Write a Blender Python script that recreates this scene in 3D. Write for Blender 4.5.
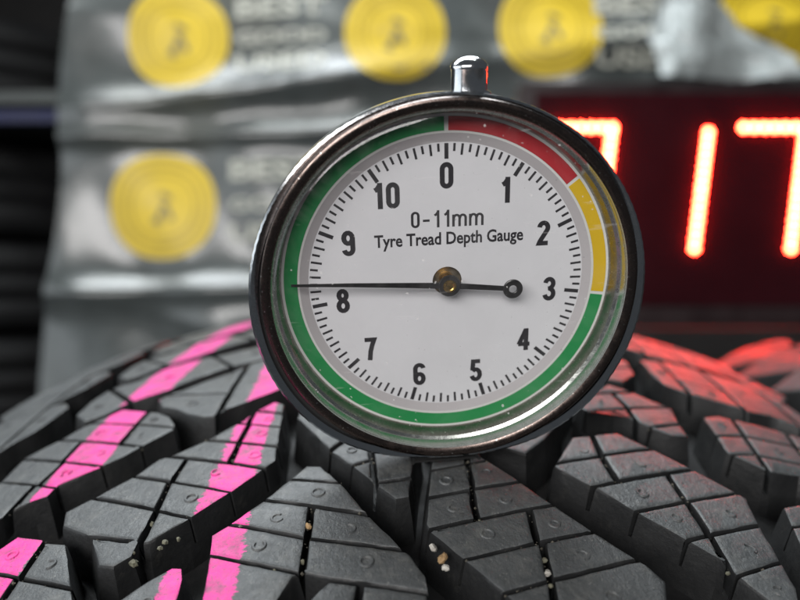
import bpy, bmesh, math, random
from mathutils import Vector, Matrix

random.seed(7)
for o in list(bpy.data.objects):
    bpy.data.objects.remove(o, do_unlink=True)
SC = bpy.context.scene
COL = SC.collection
S = 0.001                      # everything below is written in millimetres

# ------------------------------------------------------------------ camera
cam_d = bpy.data.cameras.new('camera')
cam = bpy.data.objects.new('camera', cam_d)
COL.objects.link(cam)
cam.rotation_euler = (math.radians(90), 0, 0)
cam_d.sensor_width = 36
cam_d.lens = 33.75
cam_d.clip_start = 0.005
cam_d.clip_end = 50
cam_d.dof.use_dof = True
cam_d.dof.focus_distance = 0.0925
cam_d.dof.aperture_fstop = 16.5
SC.camera = cam

# ------------------------------------------------------------------ world, lamps, exposure
w = bpy.data.worlds.new('World')
SC.world = w
w.use_nodes = True
w.node_tree.nodes['Background'].inputs[0].default_value = (0.62, 0.68, 0.75, 1)
w.node_tree.nodes['Background'].inputs[1].default_value = 0.08


def area(name, loc, target, sx, sy, power, col):
    d = bpy.data.lights.new(name, 'AREA')
    d.shape = 'RECTANGLE'
    d.size, d.size_y, d.energy, d.color = sx, sy, power, col
    o = bpy.data.objects.new(name, d)
    o.location = loc
    o.rotation_euler = (Vector(target) - Vector(loc)).to_track_quat('-Z', 'Y').to_euler()
    COL.objects.link(o)
    return o


area('front_lamp', (-0.45, -1.15, 0.34), (0, 0.1, 0), 1.2, 0.5, 22.5, (1.0, 0.975, 0.96))  # unseen lamp, set low behind the camera to light the dial
area('ceiling_lamp_middle', (-0.22, 0.60, 0.95), (0, 0.10, 0), 1.2, 0.25, 16, (0.90, 0.96, 1.0))
area('ceiling_lamp_back', (-0.30, 0.35, 0.90), (-0.15, 0.9, 0.1), 1.2, 0.08, 4.5, (0.95, 1.0, 0.97))
area('side_fill', (-1.30, -0.05, 0.05), (0, 0.1, 0), 1.4, 1.0, 7.0, (0.88, 0.95, 1.0))  # added lamp, no real window; gives button and case a bright left side
SC.view_settings.view_transform = 'Standard'
SC.view_settings.look = 'None'
SC.view_settings.exposure = 0
SC.view_settings.gamma = 1


# ------------------------------------------------------------------ helpers
def tag(o, label=None, cat=None, group=None, kind=None):
    if label: o['label'] = label
    if cat: o['category'] = cat
    if group: o['group'] = group
    if kind: o['kind'] = kind
    return o


def empty(name, loc=(0, 0, 0)):
    o = bpy.data.objects.new(name, None)
    o.empty_display_size = 0.01
    o.location = Vector(loc) * S
    COL.objects.link(o)
    return o


def mesh_obj(name, verts, faces, mats, parent=None, smooth=False, fmat=None, uv=None):
    """verts in mm in the frame of the parent"""
    me = bpy.data.meshes.new(name)
    me.from_pydata([tuple(c * S for c in v) for v in verts], [], faces)
    for m in (mats if isinstance(mats, (list, tuple)) else [mats]):
        me.materials.append(m)
    if fmat:
        me.polygons.foreach_set('material_index', fmat)
    if smooth:
        me.polygons.foreach_set('use_smooth', [True] * len(me.polygons))
    if uv:
        l = me.uv_layers.new(name='tread')
        for lp in me.loops:
            l.data[lp.index].uv = uv[lp.vertex_index]
    me.update()
    o = bpy.data.objects.new(name, me)
    COL.objects.link(o)
    if parent: o.parent = parent
    return o


def sharp(o, deg=35):
    bm = bmesh.new(); bm.from_mesh(o.data)
    bmesh.ops.recalc_face_normals(bm, faces=bm.faces)
    a = math.radians(deg)
    for f in bm.faces: f.smooth = True
    for e in bm.edges:
        if len(e.link_faces) == 2 and e.calc_face_angle(0) > a: e.smooth = False
    bm.to_mesh(o.data); bm.free()
    return o


class NT:
    def __init__(self, name):
        self.m = bpy.data.materials.new(name)
        self.m.use_nodes = True
        self.t = self.m.node_tree
        self.b = self.t.nodes['Principled BSDF']
        self.out = self.t.nodes['Material Output']

    def n(self, typ, **kw):
        nd = self.t.nodes.new(typ)
        for k, v in kw.items():
            if k.startswith('i_'):
                key = k[2:]
                nd.inputs[int(key) if key.isdigit() else key].default_value = v
            else:
                setattr(nd, k, v)
        return nd

    def l(self, a, b):
        self.t.links.new(a, b)

    def math(self, op, a, b=None, c=None, clamp=False):
        nd = self.n('ShaderNodeMath', operation=op, use_clamp=clamp)
        for i, v in enumerate((a, b, c)):
            if v is None: continue
            if isinstance(v, (int, float)): nd.inputs[i].default_value = v
            else: self.l(v, nd.inputs[i])
        return nd.outputs[0]

    def mix(self, fac, a, b):
        nd = self.n('ShaderNodeMix', data_type='RGBA')
        for s, v in ((0, fac), (6, a), (7, b)):
            if isinstance(v, (int, float)): nd.inputs[s].default_value = v
            elif isinstance(v, tuple): nd.inputs[s].default_value = (*v, 1)
            else: self.l(v, nd.inputs[s])
        return nd.outputs[2]

    def noise(self, scale, detail=3, rough=0.55, vec=None, dist=0.0):
        nd = self.n('ShaderNodeTexNoise')
        nd.inputs['Scale'].default_value = scale
        nd.inputs['Detail'].default_value = detail
        nd.inputs['Roughness'].default_value = rough
        nd.inputs['Distortion'].default_value = dist
        if vec is not None: self.l(vec, nd.inputs['Vector'])
        return nd.outputs[0]

    def ramp(self, v, lo, hi, a=0.0, b=1.0):
        nd = self.n('ShaderNodeMapRange')
        self.l(v, nd.inputs[0])
        for i, x in zip((1, 2, 3, 4), (lo, hi, a, b)): nd.inputs[i].default_value = x
        return nd.outputs[0]

    def objco(self):
        return self.n('ShaderNodeTexCoord').outputs['Object']

    def bump(self, h, strength, dist):
        nd = self.n('ShaderNodeBump')
        nd.inputs['Strength'].default_value = strength
        nd.inputs['Distance'].default_value = dist
        self.l(h, nd.inputs['Height'])
        self.l(nd.outputs[0], self.b.inputs['Normal'])
        return nd


def simple(name, col, rough=0.5, metal=0.0, spec=0.5, var=0.0, vscale=900, bump=0.0, bscale=2500):
    k = NT(name)
    k.b.inputs['Base Color'].default_value = (*col, 1)
    k.b.inputs['Roughness'].default_value = rough
    k.b.inputs['Metallic'].default_value = metal
    k.b.inputs['Specular IOR Level'].default_value = spec
    co = k.objco()
    if var:
        nz = k.noise(vscale, 4, 0.6, co)
        f = k.ramp(nz, 0.3, 0.7, 1 - var, 1 + var)
        mm = k.n('ShaderNodeVectorMath', operation='SCALE')
        mm.inputs[0].default_value = col
        k.l(f, mm.inputs['Scale'])
        k.l(mm.outputs[0], k.b.inputs['Base Color'])
        k.l(k.ramp(nz, 0.3, 0.7, max(0.02, rough * 0.8), min(1, rough * 1.2)), k.b.inputs['Roughness'])
    if bump:
        k.bump(k.noise(bscale, 5, 0.65, co), bump, 0.0002)
    return k.m


# ------------------------------------------------------------------ materials
def rubber(name, paint):
    k = NT(name)
    co = k.objco()
    big = k.noise(120, 3, 0.6, co)
    fine = k.noise(1500, 6, 0.7, co)
    dust = k.noise(420, 5, 0.7, co)
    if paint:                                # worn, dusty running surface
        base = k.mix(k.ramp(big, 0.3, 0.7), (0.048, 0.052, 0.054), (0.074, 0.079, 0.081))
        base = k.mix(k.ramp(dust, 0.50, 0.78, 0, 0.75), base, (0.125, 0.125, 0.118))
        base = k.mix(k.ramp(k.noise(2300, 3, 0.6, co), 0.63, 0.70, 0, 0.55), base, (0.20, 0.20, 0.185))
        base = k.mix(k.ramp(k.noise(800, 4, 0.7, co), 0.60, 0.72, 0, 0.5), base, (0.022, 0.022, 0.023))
    else:                                    # unworn flanks, base darkened further to hold the shade of the block walls
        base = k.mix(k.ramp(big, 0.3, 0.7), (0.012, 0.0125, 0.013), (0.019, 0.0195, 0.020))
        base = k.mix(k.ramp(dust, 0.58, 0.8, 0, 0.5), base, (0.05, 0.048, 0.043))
    rgh = k.math('ADD', k.ramp(fine, 0.3, 0.7, -0.08, 0.08), k.ramp(k.noise(260, 4, 0.65, co), 0.3, 0.7, 0.36, 0.60))
    if paint:
        uv = k.n('ShaderNodeUVMap', uv_map='tread').outputs[0]
        sp = k.n('ShaderNodeSeparateXYZ'); k.l(uv, sp.inputs[0])
        u, v = sp.outputs[0], sp.outputs[1]
        st = k.n('ShaderNodeMapping'); k.l(uv, st.inputs[0]); st.inputs['Scale'].default_value = (0.22, 1.5, 1)
        rag = k.ramp(k.noise(1.0, 4, 0.65, st.outputs[0]), 0.25, 0.75, -1.0, 1.0)
        n2 = k.ramp(k.noise(0.5, 3, 0.6, uv), 0.25, 0.75, -1.0, 1.0)
        # stripe 1 drifts a little across the tread, stripe 2 widens
        c1 = k.math('ADD', k.math('MULTIPLY', k.math('ADD', v, 90.0), 0.088), -49.6)
        d1 = k.math('ABSOLUTE', k.math('SUBTRACT', u, c1))
        e1 = k.math('SUBTRACT', k.math('ADD', 3.9, k.math('MULTIPLY', n2, 0.25)), d1)
        c2 = k.math('ADD', k.math('MULTIPLY', k.math('ADD', v, 110.0), 0.0), -25.9)
        w2 = k.math('ADD', 2.9, k.math('MULTIPLY', k.math('MAXIMUM', k.math('MULTIPLY', k.math('ADD', v, 112.0), -1.0), 0.0), 0.065))
        w2 = k.math('MINIMUM', w2, 4.5)
        d2 = k.math('ABSOLUTE', k.math('SUBTRACT', u, c2))
        e2 = k.math('SUBTRACT', k.math('ADD', w2, k.math('ADD', k.math('MULTIPLY', rag, 0.55), k.math('MULTIPLY', n2, 0.35))), d2)
        e = k.math('MAXIMUM', e1, e2)
        e = k.math('ADD', e, k.ramp(k.noise(1900, 4, 0.7, co), 0.25, 0.75, -0.35, 0.35))
        mask = k.ramp(e, 0.0, 0.2)
        pin = k.math('SUBTRACT', 1.0, k.ramp(k.noise(2100, 4, 0.75, co), 0.56, 0.68, 0, 0.85))
        wear = k.math('SUBTRACT', 1.0, k.ramp(k.noise(330, 5, 0.7, co), 0.46, 0.72, 0, 0.75))
        mask = k.math('MULTIPLY', k.math('MULTIPLY', mask, pin), wear)
        pk = k.mix(k.ramp(k.noise(500, 4, 0.6, co), 0.3, 0.75), (0.74, 0.028, 0.27), (0.85, 0.065, 0.36))
        base = k.mix(mask, base, pk)
        rgh = k.math('ADD', k.math('MULTIPLY', rgh, k.math('SUBTRACT', 1.0, mask)), k.math('MULTIPLY', mask, 0.6))
    k.l(base, k.b.inputs['Base Color'])
    k.l(rgh, k.b.inputs['Roughness'])
    k.b.inputs['Specular IOR Level'].default_value = 0.55 if paint else 0.35
    sc = k.n('ShaderNodeMapping'); k.l(co, sc.inputs[0]); sc.inputs['Scale'].default_value = (1.0, 0.25, 1.0); sc.inputs['Rotation'].default_value = (0, 0, 0.5)
    h = k.math('ADD', k.math('MULTIPLY', fine, 0.45), k.math('MULTIPLY', k.noise(300, 5, 0.65, co), 1.2))
    h = k.math('ADD', h, k.math('MULTIPLY', k.noise(1700, 3, 0.6, sc.outputs[0]), 0.35))
    k.bump(h, 0.8 if paint else 0.4, 0.00032)
    return k.m


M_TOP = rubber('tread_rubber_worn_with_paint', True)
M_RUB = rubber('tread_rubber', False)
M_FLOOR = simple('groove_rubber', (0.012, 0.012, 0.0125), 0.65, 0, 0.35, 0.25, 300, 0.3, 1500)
M_SIDE = simple('sidewall_rubber', (0.028, 0.028, 0.029), 0.5, 0, 0.5, 0.2, 60, 0.3, 600)


def chrome(name, col, rough, scr):
    k = NT(name)
    co = k.objco()
    k.b.inputs['Metallic'].default_value = 1
    nz = k.noise(700, 6, 0.75, co)
    sp = k.noise(3200, 2, 0.5, co)
    c = k.mix(k.ramp(nz, 0.45, 0.75, 0, scr), col, tuple(x * 0.35 for x in col))
    c = k.mix(k.ramp(sp, 0.68, 0.74, 0, 0.8), c, (0.8, 0.78, 0.74))
    k.l(c, k.b.inputs['Base Color'])
    k.l(k.ramp(nz, 0.35, 0.7, rough, rough * 2.2), k.b.inputs['Roughness'])
    k.bump(nz, 0.15, 0.0001)
    return k.m


M_BEZEL = chrome('bezel_metal', (0.16, 0.125, 0.112), 0.17, 0.5)
M_CASE = chrome('case_chrome', (0.62, 0.64, 0.66), 0.10, 0.35)
M_BUTTON = chrome('button_chrome', (0.82, 0.83, 0.85), 0.09, 0.2)
M_GAP = simple('dark_seam', (0.012, 0.012, 0.012), 0.6)
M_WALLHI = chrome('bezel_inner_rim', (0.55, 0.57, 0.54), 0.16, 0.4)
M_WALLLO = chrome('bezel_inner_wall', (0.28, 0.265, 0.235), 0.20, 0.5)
M_FOOT = simple('foot_black', (0.02, 0.02, 0.02), 0.4)


def dial_paper(name, col):
    k = NT(name)
    co = k.objco()
    a = k.noise(160, 4, 0.6, co)
    s = k.noise(1400, 2, 0.5, co)
    c = k.mix(k.ramp(a, 0.3, 0.7), tuple(x * 0.95 for x in col), col)
    c = k.mix(k.ramp(s, 0.735, 0.78, 0, 0.5), c, tuple(x * 0.35 for x in col))
    k.l(c, k.b.inputs['Base Color'])
    k.b.inputs['Roughness'].default_value = 0.55
    return k.m


M_DIAL = dial_paper('dial_white', (0.66, 0.655, 0.68))
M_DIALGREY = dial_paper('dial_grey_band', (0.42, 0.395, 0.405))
M_DIALEDGE = dial_paper('dial_pale_edge', (0.62, 0.62, 0.60))
M_GREEN = dial_paper('print_green', (0.012, 0.225, 0.062))
M_RED = dial_paper('print_red', (0.40, 0.02, 0.028))
M_YELLOW = dial_paper('print_yellow', (0.62, 0.40, 0.012))
M_INK = simple('print_black', (0.022, 0.020, 0.024), 0.5)
M_NEEDLE = simple('needle_black', (0.018, 0.017, 0.018), 0.35, 0, 0.5, 0.3, 1500)
M_BRASS = simple('brass', (0.62, 0.38, 0.10), 0.28, 1.0, 0.5, 0.35, 1800)
M_HOLE = simple('movement_metal', (0.34, 0.29, 0.22), 0.45, 1.0, 0.5, 0.3, 900)


def crystal():
    k = NT('crystal_clear')
    k.t.nodes.remove(k.b)
    tr = k.n('ShaderNodeBsdfTransparent'); tr.inputs[0].default_value = (0.985, 0.99, 0.985, 1)
    gl = k.n('ShaderNodeBsdfGlossy'); gl.inputs['Roughness'].default_value = 0.02
    co = k.objco()
    k.l(k.ramp(k.noise(500, 5, 0.7, co), 0.4, 0.75, 0.015, 0.12), gl.inputs['Roughness'])
    ge = k.n('ShaderNodeNewGeometry')
    dt = k.n('ShaderNodeVectorMath', operation='DOT_PRODUCT')
    k.l(ge.outputs['Incoming'], dt.inputs[0]); k.l(ge.outputs['Normal'], dt.inputs[1])
    c1 = k.math('SUBTRACT', 1.0, k.math('ABSOLUTE', dt.outputs['Value']))
    fr = k.math('ADD', k.math('MULTIPLY', k.math('POWER', c1, 5.0), 0.95), 0.045)
    mx = k.n('ShaderNodeMixShader')
    k.l(fr, mx.inputs[0]); k.l(tr.outputs[0], mx.inputs[1]); k.l(gl.outputs[0], mx.inputs[2])
    df = k.n('ShaderNodeBsdfDiffuse'); df.inputs[0].default_value = (0.75, 0.74, 0.72, 1)
    sm = k.ramp(k.noise(75, 5, 0.7, co, 1.5), 0.45, 0.75, 0.002, 0.05)
    ds = k.ramp(k.noise(1500, 2, 0.5, co), 0.715, 0.75, 0.0, 0.55)
    lin = k.n('ShaderNodeMapping'); k.l(co, lin.inputs[0]); lin.inputs['Scale'].default_value = (0.12, 1.0, 1.0); lin.inputs['Rotation'].default_value = (0, 0, 0.25)
    sl = k.ramp(k.noise(1300, 2, 0.5, lin.outputs[0]), 0.70, 0.74, 0.0, 0.12)
    m2 = k.n('ShaderNodeMixShader')
    k.l(k.math('MAXIMUM', k.math('MAXIMUM', sm, ds), sl), m2.inputs[0]); k.l(mx.outputs[0], m2.inputs[1]); k.l(df.outputs[0], m2.inputs[2])
    k.l(m2.outputs[0], k.out.inputs[0])
    return k.m


M_CRYSTAL = crystal()


def led():
    k = NT('led_lit_red')
    k.b.inputs['Base Color'].default_value = (0.2, 0.01, 0.01, 1)
    k.b.inputs['Emission Color'].default_value = (1.0, 0.021, 0.0085, 1)
    k.b.inputs['Emission Strength'].default_value = 270
    return k.m


M_LED = led()
M_LEDOFF = simple('led_unlit_red', (0.10, 0.006, 0.010), 0.4)
M_ACRYL = simple('display_red_acrylic', (0.022, 0.002, 0.004), 0.16, 0, 0.5, 0.15, 20)
M_DISPBOX = simple('display_black_case', (0.018, 0.010, 0.011), 0.35, 0, 0.5, 0.2, 40)


def film():
    k = NT('printed_grey_film')
    co = k.objco()
    n1 = k.noise(7, 4, 0.6, co)
    c = k.mix(k.ramp(n1, 0.3, 0.7), (0.028, 0.032, 0.030), (0.078, 0.088, 0.088))
    c = k.mix(k.ramp(k.noise(3.5, 2, 0.5, co), 0.52, 0.7, 0, 0.6), c, (0.075, 0.068, 0.036))
    k.l(c, k.b.inputs['Base Color'])
    k.b.inputs['Roughness'].default_value = 0.30
    k.b.inputs['Specular IOR Level'].default_value = 0.6
    k.b.inputs['Coat Weight'].default_value = 0.6
    k.b.inputs['Coat Roughness'].default_value = 0.16
    k.bump(k.noise(16, 5, 0.62, co), 0.35, 0.008)
    return k.m


M_FILM = film()
M_FYEL = simple('film_print_yellow', (0.58, 0.41, 0.024), 0.4, 0, 0.4, 0.10, 25)
M_FYEL2 = simple('film_print_ochre', (0.33, 0.23, 0.015), 0.4, 0, 0.4, 0.10, 25)
M_FWHT = simple('film_print_white', (0.38, 0.38, 0.33), 0.45, 0, 0.4)
M_FDRK = simple('film_print_dark', (0.16, 0.13, 0.05), 0.45)
M_WRAP = simple('crumpled_clear_wrap', (0.33, 0.36, 0.36), 0.34, 0, 0.6, 0.12, 30)
M_SHELF = simple('shelf_grey_paint', (0.045, 0.05, 0.048), 0.6, 0, 0.5, 0.2, 20)
M_BLUE = simple('shelf_blue_paint', (0.004, 0.006, 0.04), 0.6, 0, 0.5, 0.2, 20)
M_DARKTYRE = simple('stored_tyre_rubber', (0.007, 0.007, 0.0075), 0.7, 0, 0.25, 0.3, 15)
M_STEEL = simple('bench_dark_steel', (0.010, 0.009, 0.009), 0.6, 0, 0.3, 0.2, 20)

# ------------------------------------------------------------------ the tyre's tread, in tyre coordinates
# u = across the tread (mm), v = along the tread (mm, away from the camera), h = above the worn surface
TR, TRC, TY, TZ, TX = 320.0, 231.0, 218.0, -1.5, 3.0


def drop(u):
    d = u * u / (2 * TRC)
    a = abs(u)
    return d + ((a - 80) ** 2 / 60 if a > 80 else 0)


def onto(u, v, h=0.0):
    """tyre coordinates -> mm in the frame of the tyre (origin on the tyre's axle)"""
    r = TR - drop(u) + h
    a = v / TR
    return (u, r * math.sin(a), r * math.cos(a))


AXLE = (TX, TY, TZ - TR)


def ccw(p):
    a = sum(p[i][0] * p[(i + 1) % len(p)][1] - p[(i + 1) % len(p)][0] * p[i][1] for i in range(len(p)))
    return p if a > 0 else p[::-1]


def inside(pt, poly):
    x, y = pt; c = False
    for i in range(len(poly)):
        x1, y1 = poly[i]; x2, y2 = poly[i - 1]
        if (y1 > y) != (y2 > y) and x < (x2 - x1) * (y - y1) / (y2 - y1) + x1: c = not c
    return c


def clip(poly, a, b, sgn):
    """poly = [(pt, tag of the edge that starts here)]; keeps the side sgn of the line a-b"""
    nx, ny = -(b[1] - a[1]) * sgn, (b[0] - a[0]) * sgn
    cut = 'l' if abs(b[1] - a[1]) > 1.1 * abs(b[0] - a[0]) else 's'
    f = lambda p: (p[0] - a[0]) * nx + (p[1] - a[1]) * ny
    out = []
    for i, (p, t) in enumerate(poly):
        q = poly[(i + 1) % len(poly)][0]
        fp, fq = f(p), f(q)
        if fp >= 0:
            if fq >= 0: out.append((p, t))
            else:
                s = fp / (fp - fq)
                out.append((p, t))
                out.append(((p[0] + (q[0] - p[0]) * s, p[1] + (q[1] - p[1]) * s), cut))
        elif fq >= 0:
            s = fp / (fp - fq)
            out.append(((p[0] + (q[0] - p[0]) * s, p[1] + (q[1] - p[1]) * s), t))
    # drop slivers
    res = []
    for i, e in enumerate(out):
        n = out[(i + 1) % len(out)]
        if math.dist(e[0], n[0]) > 0.15: res.append(e)
    return res


def offset(poly, do, ds):
    """moves outer edges out by do and sipe edges out by ds (negative = inwards)"""
    n = len(poly)
    L = []
    for i in range(n):
        (p, t), q = poly[i], poly[(i + 1) % n][0]
        dx, dy = q[0] - p[0], q[1] - p[1]
        l = math.hypot(dx, dy)
        nx, ny = dy / l, -dx / l
        d = ds if t == 's' else (ds - 0.15 if t == 'l' else do)
        L.append(((p[0] + nx * d, p[1] + ny * d), (dx / l, dy / l), (nx * d, ny * d)))
    out = []
    for i in range(n):
        (a, da, na), (b, db, nb) = L[i - 1], L[i]
        cr = da[0] * db[1] - da[1] * db[0]
        p = poly[i][0]
        if abs(cr) < 0.15:
            out.append((p[0] + (na[0] + nb[0]) / 2, p[1] + (na[1] + nb[1]) / 2)); continue
        t = ((b[0] - a[0]) * db[1] - (b[1] - a[1]) * db[0]) / cr
        x, y = a[0] + da[0] * t, a[1] + da[1] * t
        m = math.hypot(x - p[0], y - p[1]); lim = 2.2 * max(abs(do), abs(ds), 0.05)
        if m > lim: x, y = p[0] + (x - p[0]) * lim / m, p[1] + (y - p[1]) * lim / m
        out.append((x, y))
    return out


SIPE, DEEP, DRAFT = 3.9, 7.2, 0.85
GAP = 0.24


def block_pieces(outline, cuts):
    poly = [(p, 'o') for p in ccw([tuple(map(float, q)) for q in outline])]
    pcs = [poly]
    for a, b in cuts:
        m = ((a[0] + b[0]) / 2, (a[1] + b[1]) / 2)
        for i, pc in enumerate(pcs):
            if inside(m, [p for p, _ in pc]):
                A, Bq = clip(pc, a, b, 1), clip(pc, a, b, -1)
                if len(A) > 2 and len(Bq) > 2:
                    pcs[i:i + 1] = [A, Bq]
                break
    return poly, pcs


def rings_mesh(rings, cap_top=True, cap_bot=False, jit=None):
    """rings = [(points, h)] from the top downwards"""
    V, Fc, UV = [], [], []
    n = len(rings[0][0])
    for pts, h in rings:
        for (u, v) in pts:
            V.append(onto(u, v, h)); UV.append((u, v))
    fm = []
    if cap_top: Fc.append(list(range(n))); fm.append(0)
    for k in range(len(rings) - 1):
        for i in range(n):
            j = (i + 1) % n
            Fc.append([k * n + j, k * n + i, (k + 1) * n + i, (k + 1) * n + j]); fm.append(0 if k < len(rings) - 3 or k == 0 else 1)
    return V, Fc, fm, UV


def ring_mark(u0, v0, r=0.72, wd=0.2, hh=0.14, n=18, keep=18, first=0):
    V, Fc, UV = [], [], []
    for rr, h in ((r + wd, -0.02), (r + wd * 0.45, hh), (r - wd * 0.45, hh), (r - wd, -0.02)):
        for i in range(n):
            a = 2 * math.pi * i / n
            V.append(onto(u0 + rr * math.cos(a), v0 + rr * math.sin(a), h)); UV.append((u0, v0))
    for k in range(3):
        for i0 in range(keep):
            i = (i0 + first) % n
            j = (i + 1) % n
            Fc.append([k * n + i, k * n + j, (k + 1) * n + j, (k + 1) * n + i])
    return V, Fc, UV


def split_edges(pc, step):
    out = []
    for i, (p, t) in enumerate(pc):
        q = pc[(i + 1) % len(pc)][0]
        L = math.dist(p, q)
        m = 1.35                                  # keep clear of the corners
        n = int((L - 2 * m) / step) + 1 if L > 2 * m + 0.3 else 0
        for f in [0.0] + [(m + (L - 2 * m) * (k / max(1, n - 1) if n > 1 else 0.5)) / L for k in range(n)]:
            out.append(((p[0] + (q[0] - p[0]) * f, p[1] + (q[1] - p[1]) * f), t))
    return out


def rough(pts, rnd, a):
    return [(x + rnd.uniform(-a, a), y + rnd.uniform(-a, a)) for x, y in pts]


def piece_mesh(pc, rnd, marks=True):
    dz = rnd.uniform(-0.06, 0.05)
    g = GAP + rnd.uniform(-0.08, 0.06)
    if marks: pc = split_edges(pc, 1.3)
    ja = 0.075 if marks else 0.0
    r1 = rough(offset(pc, -0.42, -g - 0.28), rnd, ja)
    mx, my = sum(p[0] for p in r1) / len(r1), sum(p[1] for p in r1) / len(r1)
    top = []
    if marks:
        t0 = []
        for x, y in r1:
            dd = math.hypot(mx - x, my - y) + 1e-6
            f = min(0.45, 0.25 * dd) / dd
            t0.append((x + (mx - x) * f, y + (my - y) * f))
        top = [(t0, dz)]
    rings = top + [(r1, dz - 0.015), (rough(offset(pc, -0.15, -g - 0.10), rnd, ja), dz - 0.11),
             (rough(offset(pc, 0.0, -g), rnd, ja), dz - 0.46), (offset(pc, DRAFT * SIPE / DEEP, -g), -SIPE)]
    V, Fc, fm, UV = rings_mesh(rings)
    pts = rings[0][0]
    A = 0; cx = cy = 0
    for i in range(len(pts)):
        x0, y0 = pts[i]; x1, y1 = pts[(i + 1) % len(pts)]
        c = x0 * y1 - x1 * y0; A += c / 2; cx += (x0 + x1) * c; cy += (y0 + y1) * c
    if marks and A > 7:
        cx /= 6 * A; cy /= 6 * A
        cx += rnd.uniform(-.5, .5); cy += rnd.uniform(-.5, .5)
        if rnd.random() < 0.72 and inside((cx, cy), pts):
            v2, f2, u2 = ring_mark(cx, cy, rnd.uniform(0.60, 0.80), rnd.uniform(0.16, 0.24), rnd.uniform(0.12, 0.22), 18, rnd.choice((18, 18, 14, 11, 9)), rnd.randrange(18))
            o = len(V)
            V += [(a, b, c + dz * 0.9) for a, b, c in v2]; UV += u2
            Fc += [[i + o for i in f] for f in f2]; fm += [0] * len(f2)
    return V, Fc, fm, UV


def shift(outline, cuts, dv, du=0):
    return ([(a + du, b + dv) for a, b in outline], [((a[0] + du, a[1] + dv), (b[0] + du, b[1] + dv)) for a, b in cuts])


SIPES = []


def add_block(parent, outline, cuts, single, seed):
    rnd = random.Random(seed)
    poly, pcs = block_pieces(outline, cuts)
    rings = [(offset(poly, DRAFT * SIPE / DEEP, 0), -SIPE), (offset(poly, DRAFT, 0), -DEEP - 0.3)]
    V, Fc, fm, UV = rings_mesh(rings)
    if single:
        for pc in pcs:
            v2, f2, m2, u2 = piece_mesh(pc, rnd, False)
            o = len(V)
            V += v2; UV += u2; Fc += [[i + o for i in f] for f in f2]; fm += [m + 1 if m == 0 else 2 for m in m2]
        fm = [{0: 0, 1: 1, 2: 0}[m] if i >= 1 + len(poly) else 0 for i, m in enumerate(fm)]
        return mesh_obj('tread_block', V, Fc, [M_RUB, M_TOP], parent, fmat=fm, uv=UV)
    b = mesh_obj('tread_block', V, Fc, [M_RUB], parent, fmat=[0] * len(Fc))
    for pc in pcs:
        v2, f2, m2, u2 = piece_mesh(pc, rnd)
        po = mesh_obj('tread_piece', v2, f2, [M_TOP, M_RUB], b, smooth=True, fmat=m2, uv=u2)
        po.data.set_sharp_from_angle(angle=math.radians(44))
        for i, (p, t) in enumerate(pc):
            if t != 'o': SIPES.append((p, pc[(i + 1) % len(pc)][0]))
    return b


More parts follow.
